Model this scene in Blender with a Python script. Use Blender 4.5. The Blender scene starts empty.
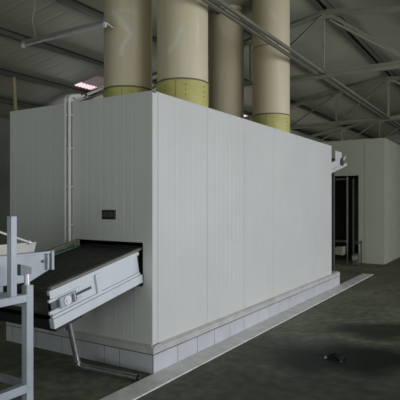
import bpy, bmesh, math, random
from mathutils import Vector, Matrix, noise
random.seed(7)
SC = bpy.context.scene
COL = SC.collection
PI = math.pi

# ------------------------------------------------------------------ materials
def mat(name, col, rough=.5, metal=0., var=.12, scale=3., bump=0., bscale=60., spec=.5, streak=False):
    m = bpy.data.materials.new(name); m.use_nodes = True
    nt = m.node_tree; b = nt.nodes['Principled BSDF']
    b.inputs['Roughness'].default_value = rough
    b.inputs['Metallic'].default_value = metal
    b.inputs['Specular IOR Level'].default_value = spec
    tc = nt.nodes.new('ShaderNodeTexCoord')
    mp = nt.nodes.new('ShaderNodeMapping')
    if streak: mp.inputs['Scale'].default_value = (1, 1, .12)
    nt.links.new(tc.outputs['Object'], mp.inputs['Vector'])
    n = nt.nodes.new('ShaderNodeTexNoise'); n.inputs['Scale'].default_value = scale
    n.inputs['Detail'].default_value = 6; n.inputs['Roughness'].default_value = .6
    nt.links.new(mp.outputs[0], n.inputs['Vector'])
    r = nt.nodes.new('ShaderNodeValToRGB')
    c = Vector(col)
    lo = [max(0, x*(1-var)) for x in c]; hi = [min(1, x*(1+var)) for x in c]
    r.color_ramp.elements[0].position = .3; r.color_ramp.elements[1].position = .7
    r.color_ramp.elements[0].color = (*lo, 1); r.color_ramp.elements[1].color = (*hi, 1)
    nt.links.new(n.outputs['Fac'], r.inputs['Fac'])
    nt.links.new(r.outputs['Color'], b.inputs['Base Color'])
    if bump:
        n2 = nt.nodes.new('ShaderNodeTexNoise'); n2.inputs['Scale'].default_value = bscale
        nt.links.new(tc.outputs['Object'], n2.inputs['Vector'])
        bp = nt.nodes.new('ShaderNodeBump'); bp.inputs['Strength'].default_value = bump
        bp.inputs['Distance'].default_value = .01
        nt.links.new(n2.outputs['Fac'], bp.inputs['Height'])
        nt.links.new(bp.outputs[0], b.inputs['Normal'])
    m['ramp'] = r.name
    return m

M = {}
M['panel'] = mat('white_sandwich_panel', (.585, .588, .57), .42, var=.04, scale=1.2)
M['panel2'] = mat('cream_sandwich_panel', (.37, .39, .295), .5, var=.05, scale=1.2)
M['tile'] = mat('white_glazed_tile', (.50, .515, .54), .35, var=.1, scale=2.5)
M['grout'] = mat('grey_grout', (.07, .07, .07), .9)
M['ledge'] = mat('cement_ledge', (.46, .455, .44), .7, var=.15, scale=5)
M['strip'] = mat('pale_floor_tile', (.66, .66, .64), .5, var=.2, scale=4)
M['roof'] = mat('roof_sheet', (.34, .345, .265), .55, var=.12, scale=.6)
M['steel'] = mat('green_grey_painted_steel', (.235, .25, .185), .5, var=.15, scale=3)
M['tie'] = mat('dull_steel_angle', (.15, .15, .12), .5, var=.15, scale=3)
M['purlin'] = mat('dark_purlin_steel', (.08, .083, .065), .6, var=.15, scale=3)
M['wall'] = mat('dim_plaster', (.22, .24, .20), .85, var=.15, scale=.8)
M['alu'] = mat('silver_blue_paint', (.37, .405, .445), .42, metal=.15, var=.1, scale=5)
M['conv'] = mat('conveyor_white_paint', (.62, .65, .69), .4, var=.06, scale=4)
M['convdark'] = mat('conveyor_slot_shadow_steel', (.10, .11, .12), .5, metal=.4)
M['rail'] = mat('wear_rail', (.20, .185, .165), .6, var=.15, scale=8)
M['belt'] = mat('black_green_belt', (.055, .06, .05), .5, var=.3, scale=12)
M['guide'] = mat('green_belt_guide', (.10, .22, .17), .45)
M['chrome'] = mat('galvanised_pipe', (.55, .57, .57), .28, metal=.9, var=.15, scale=14)
M['bolt'] = mat('zinc_bolt', (.72, .68, .72), .3, metal=.5)
M['black'] = mat('black_plastic', (.012, .013, .012), .4)
M['pvc'] = mat('white_conduit', (.70, .68, .66), .4, var=.05)
M['wood'] = mat('pale_yellow_wood', (.45, .38, .2), .7, var=.2, scale=6)
M['wire'] = mat('pale_wire', (.42, .40, .30), .6)
M['lampbody'] = mat('lamp_batten', (.24, .24, .23), .5)
M['tube'] = mat('unlit_tube_glass', (.5, .5, .5), .2)
M['hinge'] = mat('grey_cast_steel', (.2, .22, .24), .5)
M['beige'] = mat('dull_beige_board', (.50, .475, .44), .6)
M['ringlight'] = mat('duct_flange', (.33, .29, .19), .55)
M['dark'] = mat('dark_machine_steel', (.06, .065, .06), .6, var=.2)
M['rubble'] = mat('wet_rubble', (.012, .012, .012), .95, var=.5, scale=20, spec=.1)
M['ring'] = mat('flange_steel', (.17, .165, .11), .55, var=.2)
M['yellow'] = mat('yellow_green_paint', (.50, .47, .16), .5, var=.14, scale=4)
M['collar'] = M['yellow']

def duct_mat():
    m = mat('beige_duct_paint', (.60, .525, .365), .5, var=.10, scale=2.2, streak=True)
    nt = m.node_tree; b = nt.nodes['Principled BSDF']; r = nt.nodes[m['ramp']]
    a = nt.nodes.new('ShaderNodeAttribute'); a.attribute_name = 'scuff'
    mx = nt.nodes.new('ShaderNodeMix'); mx.data_type = 'RGBA'
    mx.inputs['B'].default_value = (.72, .71, .62, 1)
    nt.links.new(a.outputs['Fac'], mx.inputs['Factor'])
    nt.links.new(r.outputs['Color'], mx.inputs['A'])
    nt.links.new(mx.outputs['Result'], b.inputs['Base Color'])
    return m
M['duct'] = duct_mat()

def floor_mat():
    m = bpy.data.materials.new('stained_concrete'); m.use_nodes = True
    nt = m.node_tree; N = nt.nodes; L = nt.links; b = N['Principled BSDF']
    tc = N.new('ShaderNodeTexCoord')
    n1 = N.new('ShaderNodeTexNoise'); n1.inputs['Scale'].default_value = .55; n1.inputs['Detail'].default_value = 7
    n1.inputs['Roughness'].default_value = .62
    L.new(tc.outputs['Object'], n1.inputs['Vector'])
    r1 = N.new('ShaderNodeValToRGB')
    r1.color_ramp.elements[0].position = .38; r1.color_ramp.elements[0].color = (.105, .112, .080, 1)
    r1.color_ramp.elements[1].position = .66; r1.color_ramp.elements[1].color = (.195, .205, .150, 1)
    L.new(n1.outputs['Fac'], r1.inputs['Fac'])
    n2 = N.new('ShaderNodeTexNoise'); n2.inputs['Scale'].default_value = 9; n2.inputs['Detail'].default_value = 6
    L.new(tc.outputs['Object'], n2.inputs['Vector'])
    mm = N.new('ShaderNodeMix'); mm.data_type = 'RGBA'; mm.blend_type = 'MULTIPLY'; mm.inputs['Factor'].default_value = .7
    r2 = N.new('ShaderNodeValToRGB'); r2.color_ramp.elements[0].position = .3; r2.color_ramp.elements[1].position = .7
    r2.color_ramp.elements[0].color = (.42, .42, .42, 1); r2.color_ramp.elements[1].color = (1.25, 1.25, 1.25, 1)
    L.new(n2.outputs['Fac'], r2.inputs['Fac'])
    L.new(r1.outputs['Color'], mm.inputs['A']); L.new(r2.outputs['Color'], mm.inputs['B'])
    # a wet, oily stain with an irregular outline beside the drain rubble
    def stain(cx, cy, sx, sy, rot):
        mp = N.new('ShaderNodeMapping'); mp.vector_type = 'TEXTURE'
        mp.inputs['Location'].default_value = (cx, cy, 0); mp.inputs['Rotation'].default_value = (0, 0, rot)
        mp.inputs['Scale'].default_value = (sx, sy, 1)
        n3 = N.new('ShaderNodeTexNoise'); n3.inputs['Scale'].default_value = 1.6; n3.inputs['Detail'].default_value = 5
        L.new(tc.outputs['Object'], n3.inputs['Vector'])
        ad = N.new('ShaderNodeVectorMath'); ad.operation = 'MULTIPLY_ADD'
        ad.inputs[1].default_value = (.9, .9, 0); ad.inputs[2].default_value = (-.45, -.45, 0)
        L.new(n3.outputs['Color'], ad.inputs[0])
        ad2 = N.new('ShaderNodeVectorMath'); L.new(tc.outputs['Object'], ad2.inputs[0]); L.new(ad.outputs[0], ad2.inputs[1])
        L.new(ad2.outputs[0], mp.inputs['Vector'])
        ln = N.new('ShaderNodeVectorMath'); ln.operation = 'LENGTH'; L.new(mp.outputs[0], ln.inputs[0])
        mr = N.new('ShaderNodeMapRange'); mr.interpolation_type = 'SMOOTHSTEP'
        mr.inputs['From Min'].default_value = .35; mr.inputs['From Max'].default_value = 1.25
        mr.inputs['To Min'].default_value = 1; mr.inputs['To Max'].default_value = 0
        L.new(ln.outputs['Value'], mr.inputs['Value'])
        return mr.outputs[0]
    acc = None
    for q, k in (((1.5, 1.42, 1.45, .75, .50), 1.), ((1.55, 2.85, .95, .40, .56), .8), ((1.9, .55, 2.2, 1.1, .5), .55), ((.7, 1.5, .9, .5, .6), .5)):
        m_ = N.new('ShaderNodeMath'); m_.operation = 'MULTIPLY'; m_.inputs[1].default_value = k; L.new(stain(*q), m_.inputs[0])
        if acc is None: acc = m_
        else:
            x_ = N.new('ShaderNodeMath'); x_.operation = 'MAXIMUM'; L.new(acc.outputs[0], x_.inputs[0]); L.new(m_.outputs[0], x_.inputs[1]); acc = x_
    mxs = acc
    wet = N.new('ShaderNodeMix'); wet.data_type = 'RGBA'; wet.inputs['B'].default_value = (.008, .011, .008, 1)
    sc = N.new('ShaderNodeMath'); sc.operation = 'MULTIPLY'; sc.inputs[1].default_value = 1.0
    L.new(mxs.outputs[0], sc.inputs[0]); L.new(sc.outputs[0], wet.inputs['Factor'])
    L.new(mm.outputs['Result'], wet.inputs['A']); L.new(wet.outputs['Result'], b.inputs['Base Color'])
    rr = N.new('ShaderNodeMapRange'); rr.inputs['To Min'].default_value = .62; rr.inputs['To Max'].default_value = .55
    L.new(mxs.outputs[0], rr.inputs['Value']); L.new(rr.outputs[0], b.inputs['Roughness'])
    b.inputs['Specular IOR Level'].default_value = .14
    bp = N.new('ShaderNodeBump'); bp.inputs['Strength'].default_value = .35; bp.inputs['Distance'].default_value = .01
    L.new(n2.outputs['Fac'], bp.inputs['Height']); L.new(bp.outputs[0], b.inputs['Normal'])
    return m
M['floor'] = floor_mat()

def glare_mat(name, lo, hi):
    """pinkish roof glare put in as emission, striped along the ribs"""
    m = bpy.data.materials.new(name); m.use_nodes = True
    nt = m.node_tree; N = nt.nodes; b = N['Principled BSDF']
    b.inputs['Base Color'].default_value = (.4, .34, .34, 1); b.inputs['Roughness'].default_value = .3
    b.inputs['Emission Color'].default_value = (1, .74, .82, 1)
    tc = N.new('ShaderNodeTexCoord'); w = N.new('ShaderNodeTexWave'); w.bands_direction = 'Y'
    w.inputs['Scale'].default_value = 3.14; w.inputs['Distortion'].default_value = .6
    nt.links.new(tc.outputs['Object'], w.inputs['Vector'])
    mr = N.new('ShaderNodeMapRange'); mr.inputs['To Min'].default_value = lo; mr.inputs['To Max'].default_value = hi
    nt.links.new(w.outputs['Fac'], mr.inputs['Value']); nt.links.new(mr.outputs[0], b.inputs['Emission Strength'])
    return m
M['glare'] = glare_mat('roof_glare_bright', .5, 1.4)
M['glare2'] = glare_mat('roof_glare_faint', .02, .14)

# ------------------------------------------------------------------ mesh kit
class MB:
    def __init__(s): s.v = []; s.f = []
    def add(s, vs, fs):
        o = len(s.v); s.v += [Vector(p) for p in vs]; s.f += [tuple(i+o for i in f) for f in fs]; return s
    def box(s, x0, x1, y0, y1, z0, z1):
        return s.add([(x0,y0,z0),(x1,y0,z0),(x1,y1,z0),(x0,y1,z0),(x0,y0,z1),(x1,y0,z1),(x1,y1,z1),(x0,y1,z1)],
              [(3,2,1,0),(4,5,6,7),(0,1,5,4),(1,2,6,5),(2,3,7,6),(3,0,4,7)])
    def bar(s, p, q, w, h, up=(0,0,1)):
        p = Vector(p); q = Vector(q); d = (q-p).normalized(); up = Vector(up)
        if abs(d.dot(up)) > .98: up = Vector((0,1,0))
        a = d.cross(up).normalized(); u = a.cross(d)
        vs = [e + a*(i*w/2) + u*(j*h/2) for e in (p, q) for i, j in ((-1,-1),(1,-1),(1,1),(-1,1))]
        return s.add(vs, [(3,2,1,0),(4,5,6,7),(0,1,5,4),(1,2,6,5),(2,3,7,6),(3,0,4,7)])
    def angle(s, p, q, w, t=.008, up=(0,0,1), flip=1):
        """an L section: one flange along up, one across"""
        p = Vector(p); q = Vector(q); d = (q-p).normalized(); up = Vector(up)
        if abs(d.dot(up)) > .98: up = Vector((0,1,0))
        a = d.cross(up).normalized()*flip; u = Vector(up) - d*d.dot(Vector(up)); u.normalize()
        prof = [(0,0),(w,0),(w,t),(t,t),(t,w),(0,w)]
        vs = [e + a*i + u*j for e in (p, q) for i, j in prof]
        n = 6
        fs = [tuple(range(n)), tuple(range(2*n-1, n-1, -1))] + [(i, i+n, (i+1)%n+n, (i+1)%n) for i in range(n)]
        return s.add(vs, fs)
    def prism(s, prof, axis, a0, a1):
        """prof: 2D outline in the two remaining axes (in xyz order)"""
        n = len(prof)
        def P(t, c):
            return (c, t[0], t[1]) if axis == 0 else ((t[0], c, t[1]) if axis == 1 else (t[0], t[1], c))
        vs = [P(t, a0) for t in prof] + [P(t, a1) for t in prof]
        return s.add(vs, [tuple(range(n-1,-1,-1)), tuple(range(n, 2*n))] + [(i,(i+1)%n,(i+1)%n+n,i+n) for i in range(n)])
    def tube(s, pts, r, n=12, caps=True):
        pts = [Vector(p) for p in pts]; o = len(s.v); prev = None
        for i, p in enumerate(pts):
            d = (pts[min(i+1, len(pts)-1)] - pts[max(i-1, 0)]).normalized()
            if prev is None:
                ref = Vector((0,0,1)) if abs(d.z) < .9 else Vector((1,0,0))
                a = d.cross(ref).normalized()
            else:
                a = (prev - d*prev.dot(d)).normalized()
            prev = a; b = d.cross(a)
            s.v += [p + a*(r*math.cos(2*PI*k/n)) + b*(r*math.sin(2*PI*k/n)) for k in range(n)]
        for i in range(len(pts)-1):
            for k in range(n):
                s.f.append((o+i*n+k, o+i*n+(k+1)%n, o+(i+1)*n+(k+1)%n, o+(i+1)*n+k))
        if caps:
            s.f.append(tuple(o+k for k in range(n-1,-1,-1))); e = o+(len(pts)-1)*n
            s.f.append(tuple(e+k for k in range(n)))
        return s
    def lathe(s, prof, c, n=48, closed=True):
        """prof: (r,z) list revolved about the vertical through c; closed ring profile"""
        o = len(s.v); m = len(prof)
        for k in range(n):
            a = 2*PI*k/n
            s.v += [Vector((c[0]+r*math.cos(a), c[1]+r*math.sin(a), c[2]+z)) for r, z in prof]
        for k in range(n):
            for j in range(m if closed else m-1):
                s.f.append((o+k*m+j, o+((k+1)%n)*m+j, o+((k+1)%n)*m+(j+1)%m, o+k*m+(j+1)%m))
        return s
    def build(s, name, m, root=None, bevel=0., smooth=False):
        me = bpy.data.meshes.new(name)
        L = Vector(root.location) if root is not None and root.type == 'EMPTY' else Vector()
        if root is not None and root.type == 'MESH': L = Vector(root.get('_o', (0,0,0)))
        me.from_pydata([p - L for p in s.v], [], s.f); me.validate()
        bm = bmesh.new(); bm.from_mesh(me); bmesh.ops.recalc_face_normals(bm, faces=bm.faces); bm.to_mesh(me); bm.free()
        me.materials.append(M[m] if isinstance(m, str) else m)
        o = bpy.data.objects.new(name, me); COL.objects.link(o)
        if root is not None:
            o.parent = root; o['_o'] = tuple(L)
        if smooth:
            me.polygons.foreach_set('use_smooth', [True]*len(me.polygons))
            try: me.set_sharp_from_angle(angle=math.radians(40))
            except Exception: pass
        if bevel:
            b = o.modifiers.new('bevel', 'BEVEL'); b.width = bevel; b.segments = 2; b.limit_method = 'ANGLE'
        return o

def fillet(pts, r, n=6):
    """round the inner corners of a polyline"""
    pts = [Vector(p) for p in pts]; out = [pts[0]]
    for i in range(1, len(pts)-1):
        a = (pts[i-1]-pts[i]).normalized(); b = (pts[i+1]-pts[i]).normalized()
        p0 = pts[i]+a*r; p1 = pts[i]+b*r
        for k in range(n+1):
            t = k/n; out.append(p0*(1-t)**2 + pts[i]*(2*t*(1-t)) + p1*t**2)
    return out + [pts[-1]]

def thing(name, label, cat, loc=(0,0,0), group=None):
    o = bpy.data.objects.new(name, None); COL.objects.link(o); o.location = loc; o.empty_display_size = .1
    o['label'] = label; o['category'] = cat
    if group: o['group'] = group
    return o
def tag(o, label, cat, group=None):
    o['label'] = label; o['category'] = cat
    if group: o['group'] = group
    return o
def struct(o): o['kind'] = 'structure'; return o
def copy_tree(o, name=None):
    c = o.copy(); COL.objects.link(c)
    def rec(src, dst):
        for ch in list(src.children):
            d = ch.copy(); COL.objects.link(d); d.parent = dst; rec(ch, d)
    rec(o, c)
    return c

# ------------------------------------------------------------------ building shell
XW = 8.6; YF = -8.0; YB = 22.0; SL = .16; ZR = 5.20      # roof underside at ridge
RX = 0.0
def zr(x): return ZR - SL*abs(x - RX)

struct(MB().box(-XW-.2, XW+.2, YF-.2, YB+.2, -.15, 0).build('floor', 'floor'))
# corrugated roof sheet, ribs running down both slopes, with openings left for the emissive glare panels
GLARE_A = (-5.72, -4.98, 4.45, 5.02)
def roof_profile(y0, y1):
    pts = []; y = y0
    while y < y1 - 1e-6:
        pts += [(y, 0), (y+.26, 0), (y+.285, .003), (y+.315, .003)]
        y += .34
    pts.append((y1, 0)); return [p for p in pts if p[0] <= y1]
rb = MB()
def roof_piece(xa, xb, y0, y1):
    pr = roof_profile(y0, y1); vs = []
    for x in (xa, xb):
        vs += [(x, y, zr(x)+z) for y, z in pr]
        vs += [(x, y, zr(x)+z+.02) for y, z in reversed(pr)]
    n = 2*len(pr); k = len(pr)
    fs = []
    for i in range(k-1):
        fs.append((i, i+1, n+i+1, n+i)); j = k+i
        fs.append((j, j+1, n+j+1, n+j))
    fs += [(0, n, n+n-1, n-1), (k-1, k, n+k, n+k-1)]
    rb.add(vs, fs)
roof_piece(-XW-.4, GLARE_A[0], YF-.2, YB+.2)
roof_piece(GLARE_A[0], GLARE_A[1], YF-.2, GLARE_A[2])
roof_piece(GLARE_A[0], GLARE_A[1], GLARE_A[3], YB+.2)
GLARE_B = (-4.9, -4.35, 10.6, 11.5)
roof_piece(GLARE_A[1], GLARE_B[0], YF-.2, YB+.2)
roof_piece(GLARE_B[0], GLARE_B[1], YF-.2, GLARE_B[2])
roof_piece(GLARE_B[0], GLARE_B[1], GLARE_B[3], YB+.2)
roof_piece(GLARE_B[1], 0, YF-.2, YB+.2)
roof_piece(0, XW+.4, YF-.2, YB+.2)
struct(rb.build('ceiling', 'roof'))
def glare_panel(xa, xb, name, m, GLARE_A=GLARE_A):
    """corrugated panel that glows in place of glare on the roof sheet"""
    sk = MB(); vs = []; pr = []; y = GLARE_A[2]
    while y < GLARE_A[3]-.01:
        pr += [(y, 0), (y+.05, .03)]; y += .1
    pr.append((GLARE_A[3], 0))
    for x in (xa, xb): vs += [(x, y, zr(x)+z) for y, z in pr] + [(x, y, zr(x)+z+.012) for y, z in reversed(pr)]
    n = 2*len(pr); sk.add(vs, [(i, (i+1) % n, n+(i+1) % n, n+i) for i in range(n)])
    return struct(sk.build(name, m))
glare_panel(GLARE_A[0], -5.50, 'roof_glare_1', 'glare')  # emission stands in for pinkish glare on the roof sheet
glare_panel(-5.50, GLARE_A[1], 'roof_glare_2', 'glare2')  # dimmer emission for the upper, fading part of the glare
glare_panel(GLARE_B[0], GLARE_B[1], 'roof_glare_3', 'glare', GLARE_B)

# walls: back is closed, left has an unseen opening added for its light, right and front have wide door openings that let the day in
def gable(y0, y1, name):
    return struct(MB().prism([(-XW-.2,0),(XW+.2,0),(XW+.2,zr(XW)),(0,ZR),(-XW-.2,zr(XW))], 1, y0, y1).build(name, 'wall'))
OPL = (7.0, 19.0, 1.0, 3.0)
wl = MB(); zl = zr(XW)
wl.box(-XW-.2, -XW, YF, OPL[0], 0, zl).box(-XW-.2, -XW, OPL[1], YB, 0, zl).box(-XW-.2, -XW, OPL[0], OPL[1], 0, OPL[2]).box(-XW-.2, -XW, OPL[0], OPL[1], OPL[3], zl)
struct(wl.build('wall_left', 'wall'))
gable(YB, YB+.2, 'wall_back')
wr = MB(); zt = zr(XW)
OPR = (-3.0, 9.0, 3.3)
wr.box(XW, XW+.2, YF, OPR[0], 0, zt).box(XW, XW+.2, OPR[1], YB, 0, zt).box(XW, XW+.2, OPR[0], OPR[1], OPR[2], zt)
struct(wr.build('wall_right', 'wall'))
wf = MB()
OPF = (-1.0, 5.0, 3.2)
wf.box(-XW-.2, OPF[0], YF-.2, YF, 0, zr(XW)).box(OPF[1], XW+.2, YF-.2, YF, 0, zr(XW)).box(OPF[0], OPF[1], YF-.2, YF, OPF[2], zr(XW))
wf.prism([(-XW-.2, zr(XW)), (XW+.2, zr(XW)), (0, ZR)], 1, YF-.2, YF)
struct(wf.build('wall_front', 'wall'))

# ------------------------------------------------------------------ roof steel
PURL = [0] + [1.45*k for k in range(1, 6)]
def purlin(x, label):
    s = 1 if x >= 0 else -1
    t = thing('roof_purlin', label, 'roof beam', (x, (YF+YB)/2, zr(x)-.12), 'roof purlins')
    b = MB(); z1 = zr(x)-.012; z0 = z1-.10
    # C section
    b.box(x-.03, x-.024, YF, YB, z0, z1).box(x-.03, x+.04, YF, YB, z1-.006, z1).box(x-.03, x+.04, YF, YB, z0, z0+.006)
    b.build('web', 'purlin', t)
    return t
ords = ['ridge', 'first', 'second', 'third', 'fourth', 'fifth']
for k, x in enumerate(PURL):
    if k == 0:
        o = MB(); z1 = ZR-.02
        o.box(-.07, .07, YF, YB, z1-.012, z1).box(-.05, -.044, YF, YB, z1-.11, z1).box(.044, .05, YF, YB, z1-.11, z1)
        tag(o.build('ridge_purlin', 'purlin'), 'dark steel purlin running along the ridge of the roof', 'roof beam', 'roof purlins')
        continue
    for sgn, side in ((-1, 'left'), (1, 'right')):
        if sgn > 0 and k > 3: continue
        xx = sgn*x; z1 = zr(xx)-.012; z0 = z1-.11
        b = MB().box(xx-.03, xx-.022, YF, YB, z0, z1).box(xx-.03, xx+.045, YF, YB, z1-.008, z1).box(xx-.03, xx+.045, YF, YB, z0, z0+.008)
        tag(b.build('roof_purlin', 'purlin'), 'dark steel purlin under the roof sheets, %s from the ridge on the %s slope' % (ords[k], side),
            'roof beam', 'roof purlins')

ZC = 3.90                                            # bottom chord level
def truss(y, label):
    t = thing('roof_truss', label, 'roof truss', (0, y, ZC), 'roof trusses')
    zt = lambda x: zr(x) - .135
    xe = 7.0
    b = MB(); b.angle((-xe, y-.004, ZC-.05), (xe, y-.004, ZC-.05), .10, .012, flip=1).angle((-xe, y+.004, ZC-.05), (xe, y+.004, ZC-.05), .10, .012, flip=-1)
    b.build('bottom_chord', 'steel', t)
    for s in (-1, 1):
        b = MB()
        p = (0, y, zt(0)-.09); q = (s*XW, y, zt(XW)-.09)
        b.angle((p[0], y-.004, p[2]), (q[0], y-.004, q[2]), .09, .012, flip=1).angle((p[0], y+.004, p[2]), (q[0], y+.004, q[2]), .09, .012, flip=-1)
        b.build('top_chord', 'steel', t)
    for k, x in enumerate(PURL):
        for s in ((1,) if k == 0 else (-1, 1)):
            if zt(x)-.06 - ZC < .12: continue
            MB().angle((s*x-.02, y, ZC-.02), (s*x-.02, y, zt(x)-.05), .05, .007, up=(0,1,0)).build('web_post', 'steel', t)
            MB().box(s*x-.11, s*x+.11, y-.006, y+.006, zt(x)-.17, zt(x)-.03).build('gusset_plate', 'steel', t)
    for k in range(1, 5):
        for s in (-1, 1):
            x0, x1 = s*PURL[k], s*PURL[k-1]
            MB().angle((x0, y+.012, ZC), (x1, y+.012, zt(x1)-.08), .05, .007).build('diagonal_brace', 'steel', t)
    return t
t1 = truss(5.08, 'green-grey steel roof truss just above and behind the tall beige stacks, nearest of the row')
for yy, lab in ((10.71, 'green-grey steel roof truss above the second chamber, second of the row'),
                (16.34, 'faint steel roof truss deep in the hall beyond the second chamber')):
    c = copy_tree(t1); c.location.y = yy; c['label'] = lab
# tie running along the hall through the truss posts: two angles back to back
tie = thing('tie_beam', 'long double-angle steel tie crossing in front of the beige stacks up to the roof trusses', 'roof beam', (0, 7, ZC))
for dx, dz in ((.02, .005), (-.085, -.005)):
    MB().angle((dx, YF, ZC-.02+dz), (dx, YB, ZC-.02+dz), .042, .007, flip=-1).build('tie_angle', 'tie', tie)
# slanting brace in the plane of the right slope
MB_ = MB().angle((0.05, 5.15, 4.86), (1.40, 10.6, 4.70), .05, .007)
tag(MB_.build('roof_brace', 'steel'), 'thin steel angle brace slanting under the right roof slope between trusses', 'brace')

# ------------------------------------------------------------------ chambers
def wall_profile(a0, a1, c, sgn, joints, thick=.09, pitch=.10):
    """plan outline of a ribbed panel running from a0 to a1 at face position c"""
    out = [(a0, c)]; a = a0 + pitch
    while a < a1 - .03:
        dj = min([abs(a-j) for j in joints] + [9])
        w, d = (.008, .006) if dj < pitch*.5 else (.010, .0014)
        out += [(a-w, c), (a-w*.4, c-sgn*d), (a+w*.4, c-sgn*d), (a+w, c)]
        a += pitch
    out += [(a1, c), (a1, c-sgn*thick), (a0, c-sgn*thick)]
    return out
def xwall(mb, x0, x1, y, sgn, z0, z1, joints=()):     # faces +-y
    mb.prism([(p, q) for p, q in wall_profile(x0, x1, y, sgn, joints)], 2, z0, z1)
def ywall(mb, y0, y1, x, sgn, z0, z1, joints=()):     # faces +-x
    mb.prism([(q, p) for p, q in wall_profile(y0, y1, x, sgn, joints)], 2, z0, z1)

BX0, BX1, BY0, BY1, BZ0, BZ1 = -2.065, 0.0, 0.0, 5.453, .26, 2.64
OX0, OX1, OZ0, OZ1 = -1.035, -.112, .80, 1.215
ch = thing('drying_chamber', 'large white ribbed-panel chamber on a tiled plinth, carrying four tall stacks', 'machine', (-1.03, 2.73, 0))
fp = MB()
xwall(fp, BX0, OX0, BY0, -1, BZ0, BZ1, (-1.06,))
xwall(fp, OX1, BX1-.004, BY0, -1, BZ0, BZ1)
xwall(fp, OX0, OX1, BY0, -1, OZ1, BZ1)
xwall(fp, OX0, OX1, BY0, -1, BZ0, OZ0)
front = fp.build('front_panel', 'panel', ch)
sp = MB(); ywall(sp, BY0+.09, BY1, BX1, 1, BZ0, BZ1, (.95, 1.85, 2.75, 3.65, 4.55)); sp.build('side_panel', 'panel', ch)
sp = MB(); ywall(sp, BY0+.09, BY1, BX0, -1, BZ0, BZ1); sp.build('side_panel', 'panel', ch)
EX = (-1.04, -.11, 1.93, 2.42)
bp = MB(); a, b_ = BX0+.09, BX1-.09
xwall(bp, a, EX[0], BY1, 1, BZ0, BZ1); xwall(bp, EX[0], EX[1], BY1, 1, BZ0, EX[2]); xwall(bp, EX[0], EX[1], BY1, 1, EX[3], BZ1)
bp.box(EX[1], b_, BY1-.09, BY1, BZ0, BZ1)
bp.build('rear_panel', 'panel', ch)
MB().box(BX0+.05, BX1-.05, BY0+.05, BY1-.05, BZ1-.10, BZ1-.012).build('roof_panel', 'panel', ch)
ct = MB()
ct.prism([(BX1-.06, BY0-.003), (BX1+.003, BY0-.003), (BX1+.003, BY0+.06), (BX1+.0005, BY0+.06), (BX1+.0005, BY0-.0005), (BX1-.06, BY0-.0005)], 2, BZ0, BZ1)
ct.build('corner_trim', 'panel', ch)
et = MB()
et.box(BX0-.003, BX1+.003, BY0-.004, BY0+.05, BZ1-.012, BZ1+.003).box(BX1-.05, BX1+.004, BY0+.05, BY1+.003, BZ1-.012, BZ1+.003)
et.box(BX0-.003, BX0+.05, BY0+.05, BY1+.003, BZ1-.012, BZ1+.003).box(BX0+.05, BX1-.05, BY1-.05, BY1+.003, BZ1-.012, BZ1+.003)
et.build('edge_trim', 'panel', ch)
# plinth: tiles over a grout core, with a cement ledge under the panels
PX0, PX1, PY0, PY1 = BX0-.03, BX1+.035, BY0-.03, 5.86
MB().box(PX0+.006, PX1-.006, PY0+.006, PY1-.006, 0, .187).build('plinth_core', 'grout', ch)
tl = MB(); random.seed(3)
y = PY0
steps = [.40, .36, .36, .36, .36]
i = 0
while y < PY1-.02:
    w = min(steps[i % 5], PY1-y); tl.box(PX1-.010, PX1, y+.004, y+w-.004, .004, .176); y += w; i += 1
x = PX1-.012; ws = [.40, .2, .4, .2, .4]; i = 0
while x > PX0+.02:
    w = min(ws[i % 5], x-PX0); tl.box(x-w+.004, x-.004, PY0, PY0+.010, .004, .176); x -= w; i += 1
x = PX1-.012; i = 0
while x > PX0+.02:
    w = min(ws[i % 5], x-PX0); tl.box(x-w+.004, x-.004, PY1-.010, PY1, .004, .176); x -= w; i += 1
tl.build('plinth_tiles', 'tile', ch)
ld = MB()
Z0, Z1 = .186, .262
def ledge_prof(c, s, d): return [(c-s*d, Z0), (c+s*.002, Z0), (c+s*.002, Z0+.055), (c-s*.032, Z1), (c-s*d, Z1)]
ld.prism(ledge_prof(PX1, 1, .12), 1, PY0, PY1)
ld.prism(ledge_prof(PY0, -1, .12), 0, PX0, PX1-.001)
ld.box(PX0, PX1-.121, BY1-.08, PY1, Z0, Z1-.001)
ld.box(PX0, PX0+.12, PY0+.121, BY1-.08, Z0, Z1)
ld.build('plinth_ledge', 'ledge', ch)
# small black display window on the short face
gg = MB().box(-.625, -.452, -.016, 0.004, 1.428, 1.522).build('display_window', 'black', ch, .004)
gd = MB().box(-.610, -.545, -.019, -.0155, 1.452, 1.50).box(-.532, -.468, -.019, -.0155, 1.452, 1.50)
gd.build('display_glass', 'dark', gg)
# pair of white conduits down the short face, bending back over the roof edge
for k, xx in enumerate((-1.118, -1.062)):
    pts = fillet([(xx, -.03, 1.15), (xx, -.03, 2.70), (xx+.02, .10, 2.735)], .03)
    MB().tube(pts, .018, 10).build('conduit', 'pvc', ch, smooth=True)
for z in (1.35, 1.75, 2.15, 2.5): MB().box(-1.140, -1.040, -.032, .004, z, z+.02).build('conduit_clip', 'panel', ch, .003)
MB().box(-1.142, -1.040, -.034, .02, 2.647, 2.685).build('conduit_elbow', 'pvc', ch, .012)
pts = fillet([(-1.05, .03, 2.69), (-1.03, .13, 2.73), (-1.52, .93, 3.02)], .05)
MB().tube(pts, .016, 10).build('conduit', 'pvc', ch, smooth=True)
cc = MB().tube([(-1.05, .16, 2.742), (-1.085, .215, 2.762)], .026, 10)
cc.build('conduit_coupling', 'dark', ch, smooth=True)

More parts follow.
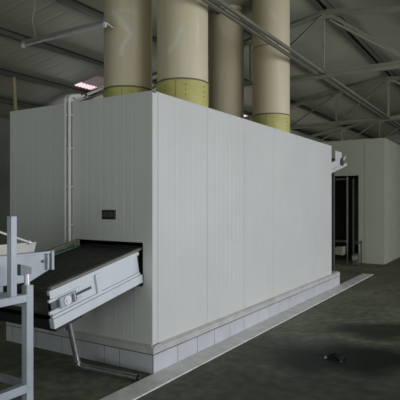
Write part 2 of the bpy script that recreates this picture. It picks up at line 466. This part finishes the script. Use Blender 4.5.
# second chamber
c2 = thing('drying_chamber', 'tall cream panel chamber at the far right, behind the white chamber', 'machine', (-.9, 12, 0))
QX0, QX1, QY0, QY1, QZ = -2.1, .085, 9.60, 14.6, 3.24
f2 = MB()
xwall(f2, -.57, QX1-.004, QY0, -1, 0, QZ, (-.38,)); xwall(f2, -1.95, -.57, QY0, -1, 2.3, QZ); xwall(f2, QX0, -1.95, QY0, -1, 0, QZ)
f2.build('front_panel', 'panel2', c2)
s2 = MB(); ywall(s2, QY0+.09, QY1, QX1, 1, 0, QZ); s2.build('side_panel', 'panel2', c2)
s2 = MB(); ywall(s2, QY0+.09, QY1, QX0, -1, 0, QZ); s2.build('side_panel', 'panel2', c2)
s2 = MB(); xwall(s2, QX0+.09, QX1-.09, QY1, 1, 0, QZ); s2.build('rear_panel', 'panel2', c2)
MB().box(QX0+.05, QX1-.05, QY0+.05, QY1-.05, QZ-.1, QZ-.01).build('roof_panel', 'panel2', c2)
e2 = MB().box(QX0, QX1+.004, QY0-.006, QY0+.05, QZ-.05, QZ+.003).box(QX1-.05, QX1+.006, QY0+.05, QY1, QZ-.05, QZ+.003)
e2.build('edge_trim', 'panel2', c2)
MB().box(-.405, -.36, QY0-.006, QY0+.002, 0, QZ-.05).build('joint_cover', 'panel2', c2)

# pale tile band let into the floor beside the plinth
st = MB(); random.seed(11); y = -3.2
while y < 7.58:
    st.box(.037, .27, y+.002, min(y+.30, 7.65)-.002, 0, .012); y += .30
struct(st.build('trim_1', 'strip', None, .002))

# ------------------------------------------------------------------ stacks
def segd(p, a, b):
    ab = b-a; t = max(0, min(1, (p-a).dot(ab)/ab.length_squared)); return (p-a-ab*t).length
CAM = Vector((2.85, -3.71, 1.6))
def stack(x, y, label, marks, seed, rings):
    t = thing('exhaust_stack', label, 'chimney', (x, y, BZ1), 'beige exhaust stacks')
    R = .315; zb = 3.05
    rv = MB().lathe([(R-.004, BZ1-.005), (R+.006, BZ1-.005), (R+.006, zb), (R-.004, zb)], (x, y, 0), 56)
    nf = len(rv.f)
    aa = math.atan2(CAM.y-y, CAM.x-x)
    for k in range(8):
        a = aa + .12 + 2*PI*k/8
        for z in (2.98, 2.92, 2.86):
            c = Vector((x+(R+.006)*math.cos(a), y+(R+.006)*math.sin(a), z)); d = Vector((math.cos(a), math.sin(a), 0))
            rv.tube([c-d*.002, c+d*.006], .008, 8)
        a = aa - .25 + 2*PI*k/8
        if k % 2 == 0:
            c = Vector((x+(R+.006)*math.cos(a), y+(R+.006)*math.sin(a), 0))
            rv.bar(c+Vector((0, 0, BZ1)), c+Vector((0, 0, 3.03)), .006, .006, (math.cos(a), math.sin(a), 0))
    sv = rv.build('base_sleeve', 'yellow', t, smooth=True)
    sv.data.materials.append(M['ring'])
    for p_ in sv.data.polygons:
        if p_.index >= nf: p_.material_index = 1
    for i, z in enumerate(rings):
        e = .018 if i == 0 else .009
        MB().lathe([(R-.01, z-.010), (R+e, z-.010), (R+e, z-.002), (R+.006, z), (R+.004, z+.012), (R-.01, z+.012)], (x, y, 0), 56).build('flange_ring', 'ring' if i == 0 else 'ringlight', t, smooth=True)
    # duct wall as a fine grid so the chalky scuffs have their own outline
    n = 96; z0, z1 = zb, 6.4; m = 130
    b = MB(); vs = []; fs = []; sc = []
    a0 = math.atan2(CAM.y-y, CAM.x-x)
    for j in range(m+1):
        z = z0 + (z1-z0)*j/m
        for k in range(n):
            a = 2*PI*k/n
            vs.append((x+R*math.cos(a), y+R*math.sin(a), z))
            u = ((a-a0+PI) % (2*PI)-PI)*R
            p = Vector((u, z)); q = Vector((u*6+seed*9, z*6, 0))
            w = noise.fractal(q*1.2, 1., 2., 4)
            v = 0
            for pl, wd, st_ in marks:
                d = min(segd(p, Vector(pl[i]), Vector(pl[i+1])) for i in range(len(pl)-1)) + w*.02
                v = max(v, st_*max(0, min(1, (wd-d)/wd*1.5)))
            w2 = noise.fractal(Vector((u*9+seed*5, z*.8, 3.3)), 1., 2., 3)
            v = max(v, max(0, w2-.25)*.5)
            sc.append(min(1, v))
    for j in range(m):
        for k in range(n):
            fs.append((j*n+k, j*n+(k+1) % n, (j+1)*n+(k+1) % n, (j+1)*n+k))
    b.add(vs, fs)
    o = b.build('duct', 'duct', t, smooth=True)
    at = o.data.attributes.new('scuff', 'FLOAT', 'POINT'); at.data.foreach_set('value', sc)
    # lapped seam down the duct
    return t
zz = lambda py, d: 1.6 + (202-py)*d/498
s = .0124
d1, d2, d3, d4 = 6.25, 5.9, 8.6, 8.2
mk = lambda pts, cx, d, wd, st_: ([((px-cx)*d/498, zz(py, d)) for px, py in pts], wd, st_)
stack(-1.42, 1.33, 'beige stack nearest the left end, with an angular chalky scuff', [mk([(112, 12), (120, 20), (130, 34), (123, 46), (121, 53)], 128, d1, .05, .7), mk([(110, 13), (128, 10), (136, 12)], 128, d1, .03, .45)], 1, (3.05, 4.85))
stack(-.60, 1.39, 'beige stack at the near corner, with a single slanting chalky scuff', [mk([(180, 31), (176, 42), (169, 51)], 182, d2, .05, .65), mk([(198, 26), (198, 44)], 182, d2, .02, .4)], 2, (3.05, 4.85))
stack(-1.475, 4.07, 'beige stack half hidden between the two stacks of the right edge', [mk([(222, 20), (228, 34)], 229, d3, .05, .35), mk([(237, 50), (240, 80)], 229, d3, .04, .25)], 3, (3.05, 4.93))
stack(-.62, 4.10, 'beige stack farthest right, behind the steel tie beam', [mk([(270, 10), (276, 20)], 271, d4, .05, .3), mk([(278, 62), (280, 80)], 271, d4, .035, .3)], 4, (3.05, 4.18))

# ------------------------------------------------------------------ sloping belt conveyors
SA = math.atan(.2); CU = Vector((0, math.cos(SA), math.sin(SA))); CN = Vector((0, -math.sin(SA), math.cos(SA)))
class CV:
    """conveyor frame: x across, s along the slope, n square to the belt"""
    def __init__(s, o): s.o = Vector(o)
    def P(s, x, a, n): return Vector((x, s.o.y, s.o.z)) + CU*a + CN*n
    def box(s, mb, x0, x1, a0, a1, n0, n1):
        vs = [s.P(x, a, n) for n in (n0, n1) for x, a in ((x0, a0), (x1, a0), (x1, a1), (x0, a1))]
        return mb.add(vs, [(3,2,1,0),(4,5,6,7),(0,1,5,4),(1,2,6,5),(2,3,7,6),(3,0,4,7)])
inl = thing('belt_conveyor', 'white-sided dark belt conveyor sloping up into the opening of the white chamber', 'conveyor', (-.56, -.55, .75))
cv = CV((0, 0, .873))
XR, XL = -.118, -1.02
A0, A1 = -1.112, .06
pn = MB()
cv.box(pn, XR-.02, XR-.012, A0+.03, -.02, .0, .235)               # web, set back
cv.box(pn, XR-.03, XR, A0+.02, -.005, .235, .268)                  # top lip
cv.box(pn, XR-.02, XR-.002, A0+.005, A0+.35, .178, .20)         # slot rails
cv.box(pn, XR-.02, XR-.002, A0-.005, A0+.35, .085, .112)
near = pn.build('side_panel', 'conv', inl, .002)
br = MB(); cv.box(br, XR-.03, XR+.022, A0, -.02, -.025, .052); cv.box(br, XR-.02, XR+.006, A0+.01, -.03, .052, .075)
br.build('bottom_rail', 'conv', near, .003)
sf = MB(); cv.box(sf, XR-.012, XR+.008, -.60, -.555, .065, .240); sf.build('stiffener', 'conv', near, .002)
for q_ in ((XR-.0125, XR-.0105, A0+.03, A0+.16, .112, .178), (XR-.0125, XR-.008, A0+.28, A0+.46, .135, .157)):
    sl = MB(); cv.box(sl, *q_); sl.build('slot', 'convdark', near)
bb = MB(); cv.box(bb, XR-.012, XR+.018, A0+.095, A0+.26, .10, .19)
bk = bb.build('bearing_block', 'alu', near, .005)
hb = MB()
def cyl_x(mb, x0, x1, a, n, r, k=20): return mb.tube([cv.P(x0, a, n), cv.P(x1, a, n)], r, k)
cyl_x(hb, XR+.018, XR+.026, A0+.165, .146, .036); cyl_x(hb, XR+.026, XR+.034, A0+.165, .146, .018)
hb.build('bearing', 'bolt', bk, smooth=True)
cp = MB(); cv.box(cp, XR+.018, XR+.024, A0+.215, A0+.235, .112, .18); cv.box(cp, XR-.01, XR+.004, A0+.262, A0+.277, .10, .186)
cp.build('bearing_cap', 'convdark', bk)
sc_ = MB(); sc_.tube([cv.P(XR-.002, A0+.27, .146), cv.P(XR-.002, A0+.44, .146)], .007, 8)
sc_.build('adjusting_screw', 'convdark', near)
# wear rail above the near panel
wr_ = MB(); cv.box(wr_, XR-.05, XR-.012, A0+.05, A1, .268, .287); wr_.build('wear_rail', 'rail', inl, .003)
# far side panel and green belt guide
fpn = MB(); cv.box(fpn, XL-.02, XL, A0, A1, -.02, .315); cv.box(fpn, XL-.02, XL+.03, A0, A1, .305, .32)
far = fpn.build('side_panel', 'steel', inl, .002)
gd_ = MB(); cv.box(gd_, XL+.03, XL+.055, A0+.1, A1, .255, .275); gd_.build('belt_guide', 'guide', inl, .002)
# belt loop with slats
bl = MB(); RB = .115; nC = .130; x0, x1 = XL+.012, XR-.055
prof = []
for k in range(13):
    th = PI/2 + PI*k/12; prof.append((A0+.14+RB*math.cos(th), nC+RB*math.sin(th)))
for k in range(13):
    th = -PI/2 + PI*k/12; prof.append((.22+RB*math.cos(th), nC+RB*math.sin(th)))
n = len(prof); vs = [cv.P(x0, a, q) for a, q in prof] + [cv.P(x1, a, q) for a, q in prof]
bl.add(vs, [tuple(range(n)), tuple(range(2*n-1, n-1, -1))] + [(i, (i+1) % n, (i+1) % n+n, i+n) for i in range(n)])
a = A0+.16
while a < .24:
    cv.box(bl, x0, x1, a, a+.016, .243, .250); a += .05
bl.build('belt', 'belt', inl)
dc = MB(); cv.box(dc, XL+.02, XR-.035, A0+.05, A0+.34, -.075, .012); dc.build('drum_cover', 'black', inl, .004)
# bent pipe stand under the belt
pp = fillet([(-.65, -.50, .765), (-.65, -.31, .045), (.03, -.235, .030)], .07)
stand = MB().tube(pp, .027, 14); sd = stand.build('pipe_stand', 'chrome', inl, smooth=True)
MB().tube([(-.65, -.325, .10), (-.65, -.312, .055)], .034, 14).tube([(-.60, -.305, .042), (-.555, -.30, .041)], .030, 14).build('pipe_elbow', 'chrome', sd, smooth=True)
MB().tube([(.02, -.236, .030), (.042, -.2335, .030)], .030, 14).build('pipe_cap', 'black', sd, smooth=True)
bk2 = MB().box(-.71, -.69, -.44, -.38, .40, .80).box(-.71, -.64, -.42, -.40, .52, .56)
bk2.build('stand_bracket', 'alu', inl, .003)

# outlet conveyor at the far end
out = thing('belt_conveyor', 'short white conveyor head sticking out high from the far end of the white chamber', 'conveyor', (-.56, 6.0, 2.0))
oc = CV((0, 0, 1.03))
po = MB(); oc.box(po, XR-.02, XR-.005, 5.36, 6.62, .0, .17); oc.box(po, XR-.03, XR+.02, 5.36, 6.95, -.03, .035); oc.box(po, XR-.03, XR+.01, 5.36, 6.55, .14, .17)
po.build('side_panel', 'panel', out, .002)
po = MB(); oc.box(po, XL-.02, XL, 5.36, 6.62, 0, .17); oc.box(po, XL-.03, XL+.02, 5.36, 6.95, -.03, .035); po.build('side_panel', 'panel', out, .002)
hp = MB().box(XR-.02, XR, 6.10, 6.52, 2.30, 2.62); hd = hp.build('head_plate', 'panel', out, .004)
hp = MB().box(XL-.02, XL, 6.10, 6.52, 2.30, 2.62); hp.build('head_plate', 'panel', out, .004)
rl = MB().tube([oc.P(XL, 6.62, .09), oc.P(XR+.03, 6.62, .09)], .085, 18); rl.build('head_roller', 'dark', out, smooth=True)
MB().bar((XR-.01, 6.50, 2.40), (XR-.01, 6.80, 2.56), .03, .05).build('tension_arm', 'panel', out, .003)
ob = MB(); oc.box(ob, XL+.01, XR-.03, 5.36, 6.60, .02, .15); ob.build('belt', 'belt', out)
for xx in (XL+.06, XR-.05):
    MB().box(xx-.03, xx+.03, 6.05, 6.11, 0, 2.235).build('leg', 'dark', out, .003)

# receiving stand in front of the second chamber
rs = thing('steel_stand', 'thin steel stand with upright posts and low tray before the cream chamber', 'stand', (-1.0, 9.0, 0))
for xx, yy, h, m_ in ((-.775, 9.28, 2.25, 'steel'), (-.60, 9.20, 2.2, 'dark'), (-.40, 9.20, .62, 'dark'), (-1.45, 9.28, 2.25, 'dark')):
    MB().box(xx-.016, xx+.016, yy-.016, yy+.016, 0, h).build('post', m_, rs, .003)
for z in (.55, 2.17):
    MB().box(-1.434, -.791, 9.264, 9.296, z, z+.05).build('crossbar', 'dark', rs, .002)
MB().box(-.584, -.416, 9.185, 9.215, .54, .58).build('crossbar', 'dark', rs, .002)
MB().prism([(-1.42, .30), (-.81, .24), (-.81, .46), (-1.42, .40)], 1, 8.95, 9.24).build('tray', 'steel', rs, .004)
MB().box(-.58, -.425, 8.98, 9.15, .0, .30).build('motor', 'dark', rs, .02)
MB().tube([(-.50, 8.98, .20), (-.50, 8.90, .20)], .06, 14).build('motor_end', 'steel', rs, smooth=True)

# ------------------------------------------------------------------ feeding machine at the lower left
fd = thing('feeding_conveyor', 'blue-grey steel feeder frame with level trough ending over the sloping belt', 'machine', (-.5, -1.9, 0))
w = .058; X1 = -.045; X0 = X1-w
def vpost(x, y, z0, z1, w_=w, nm='leg'): return MB().box(x-w_, x, y, y+w_, z0, z1).build(nm, 'alu', fd, .004)
vpost(X1, -1.385, 0, 1.01); vpost(X1, -3.0, 0, .955); vpost(-1.05, -1.385, 0, .955); vpost(-1.05, -3.0, 0, .955)
for x in (X1, -1.05):
    MB().box(x-w, x, -2.934, -1.385, .895, .95).build('top_rail', 'alu', fd, .003)
    MB().box(x-w, x, -2.934, -1.385, .255, .315).build('lower_rail', 'alu', fd, .003)
for y in (-1.37, -2.985):
    MB().box(-1.05, X0, y, y+.05, .27, .31).build('crossbar', 'alu', fd, .003)
    MB().box(-1.05, X0, y, y+.05, .85, .895).build('crossbar', 'alu', fd, .003)
MB().box(X1-.047, X1, -1.515, -1.468, .95, 1.503).build('guard_post', 'alu', fd, .003)
MB().box(X1-.047, X1, -2.7, -2.653, .95, 1.497).build('guard_post', 'alu', fd, .003)
# trough
TX = -.30; TL = -.985
pr = [(-.945, 1.205), (-.955, 1.06), (-1.15, .985), (-3.2, .985), (-3.2, 1.205)]
MB().prism(pr, 0, TX-.012, TX).build('trough_side', 'alu', fd, .002)
MB().prism(pr, 0, TL, TL+.012).build('trough_side', 'pvc', fd, .002)
MB().box(TX-.03, TX+.018, -3.2, -.96, 1.19, 1.207).build('trough_lip', 'alu', fd, .002)
MB().box(TL-.02, TL+.03, -3.2, -1.0, 1.19, 1.215).build('trough_lip', 'pvc', fd, .002)
MB().box(TL+.012, TX-.012, -3.2, -1.16, 1.03, 1.04).build('trough_floor', 'alu', fd)
MB().box(TX-.01, TX+.022, -.955, -.930, 1.055, 1.21).box(TX-.01, TX+.024, -1.00, -.985, 1.06, 1.19).build('end_flange', 'alu', fd, .002)
for y in (-1.45, -2.9):
    MB().box(TL, TX, y, y+.06, .93, .985).box(-1.05-w+.01, X1-.01, y, y+.06, .895, .945).build('trough_support', 'alu', fd, .003)
MB().prism([(-3.2, 1.20), (-1.085, 1.20), (-1.06, 1.285), (-3.2, 1.285)], 0, TX-.05, TX-.035).build('skirt_board', 'beige', fd, .002)
MB().tube([(TX, -1.03, 1.13), (TX+.012, -1.03, 1.13)], .011, 8).build('bolt', 'convdark', fd, smooth=True)
# hinge block and levelling bolt on the front leg
MB().prism([(-1.43, 1.165), (-1.335, 1.135), (-1.335, 1.085), (-1.43, 1.085)], 0, X1-.05, X1-.010).build('hinge_block', 'hinge', fd, .004)
MB().tube([(X1-.025, -1.365, 1.005), (X1-.025, -1.365, 1.09)], .021, 14).build('levelling_bolt', 'bolt', fd, smooth=True)
# slanting rod with a knob over the trough
MB().tube([(TX-.03, -1.9, 1.555), (TX-.03, -1.142, 1.291)], .008, 8).build('guide_rod', 'pvc', fd, smooth=True)
MB().tube([(TX-.03, -1.15, 1.292), (TX-.03, -1.128, 1.284)], .017, 10).build('rod_knob', 'bolt', fd, smooth=True)
MB().box(X1-.15, X1-.02, -1.95, -1.60, .315, .67).build('gear_box', 'alu', fd, .012)
MB().tube([(X1-.02, -1.62, .57), (X1-.005, -1.62, .57)], .014, 8).build('bolt', 'bolt', fd, smooth=True)
MB().box(TL+.15, TX-.2, -2.6, -1.75, 1.24, 1.44).build('hopper_cover', 'dark', fd, .01)
for y in (-2.5, -1.85):
    MB().box(TL+.02, TX-.02, y, y+.04, 1.20, 1.24).build('hopper_bracket', 'dark', fd, .003)

# ------------------------------------------------------------------ lamp, pole, rubble
lf = thing('fluorescent_lamp', 'unlit fluorescent batten hanging on wires left of the beige stacks', 'lamp', (-2.05, .78, 3.75))
MB().box(-2.84, -1.30, .755, .805, 3.765, 3.80).build('batten', 'lampbody', lf, .006)
MB().tube([(-2.80, .78, 3.735), (-1.34, .78, 3.735)], .016, 12).build('tube', 'tube', lf, smooth=True)
for xx in (-2.84, -1.345):
    MB().box(xx, xx+.045, .762, .798, 3.71, 3.79).build('lamp_holder', 'pvc', lf, .004)
for xx in (-2.60,):
    pts = [(xx+.012*math.sin(k*1.3)*(1 if k < 10 else 0), .78+.015*math.cos(k*.9), 3.80+(zr(xx)-3.80-.012)*k/14) for k in range(15)]
    MB().tube(pts, .005, 6).build('hanging_wire', 'wire', lf, smooth=True)
MB().bar((-1.34, .80, 3.785), (-1.40, 1.01, 3.785), .03, .02).build('bracket', 'pvc', lf, .003)
p = MB().tube([(-5.80, 2.91, zr(-5.8)-.12), (-5.70, 2.95, 2.2), (-5.60, 3.0, 0)], .035, 10)
tag(p.build('pole', 'wood', None, smooth=True), 'pale yellowish pole standing up to the roof behind the white chamber', 'pole')

rub = thing('rubble_pile', 'small dark broken lump with pale chips lying on the stained floor', 'rubble', (1.33, 1.365, 0))
bm = bmesh.new(); bmesh.ops.create_icosphere(bm, subdivisions=3, radius=1)
rm = MB()
for v in bm.verts:
    w_ = 1 + .45*noise.noise(v.co*1.7)
    v.co = Vector((v.co.x*.085*w_, v.co.y*.10*w_, max(v.co.z*.05*w_, -.0)))
bm.verts.index_update()
rm.add([v.co + Vector((1.33, 1.365, 0)) for v in bm.verts], [tuple(v.index for v in f.verts) for f in bm.faces]); bm.free()
rm.build('lump', 'rubble', rub)
for dx, dy, s_ in ((-.10, -.06, .018), (.02, .11, .016), (.07, -.10, .012)):
    c = MB(); cx, cy = 1.33+dx, 1.365+dy
    c.add([(cx-s_, cy-s_*.7, 0), (cx+s_, cy-s_, 0), (cx+s_*.8, cy+s_, 0), (cx-s_*.9, cy+s_*.8, 0), (cx, cy, s_*1.3)],
          [(3,2,1,0), (0,1,4), (1,2,4), (2,3,4), (3,0,4)])
    c.build('chip', 'ledge' if dx < 0 else 'grout', rub)

# ------------------------------------------------------------------ light
w_ = bpy.data.worlds.new('overcast_day'); SC.world = w_; w_.use_nodes = True
bg = w_.node_tree.nodes['Background']; bg.inputs[0].default_value = (.80, .90, 1.0, 1); bg.inputs[1].default_value = 1.0
def area(name, loc, rot, sx, sy, power, col):
    l = bpy.data.lights.new(name, 'AREA'); l.shape = 'RECTANGLE'; l.size = sx; l.size_y = sy; l.energy = power; l.color = col
    o = bpy.data.objects.new(name, l); COL.objects.link(o); o.location = loc; o.rotation_euler = rot; return o
area('daylight_side_door', (XW+.05, 3.0, 1.65), (0, PI/2, 0), 3.2, 11.6, 540, (.93, .945, 1.0))
area('daylight_front_door', (2.0, YF-.05, 1.6), (PI/2, 0, 0), 5.8, 3.0, 112, (.93, 1.0, .92))

area('added_left_fill', (-XW-.05, 13.0, 2.0), (0, -PI/2, 0), 1.9, 11.8, 200, (1.0, .90, .88))  # unseen area light added to brighten the left roof slope
# ------------------------------------------------------------------ camera
cam = bpy.data.cameras.new('camera'); co = bpy.data.objects.new('camera', cam); COL.objects.link(co)
cam.sensor_width = 36; cam.sensor_fit = 'HORIZONTAL'; cam.lens = 36*498/400
cam.shift_y = -(200-202)/400*1.0
co.location = CAM; co.rotation_euler = (PI/2, 0, math.radians(32.07))
cam.clip_start = .05
SC.camera = co
for o in list(COL.objects):
    if '_o' in o: del o['_o']
SC.view_settings.view_transform = 'Standard'; SC.view_settings.look = 'None'
SC.view_settings.gamma = 1; SC.view_settings.use_curve_mapping = False
SC.view_settings.exposure = 0.0
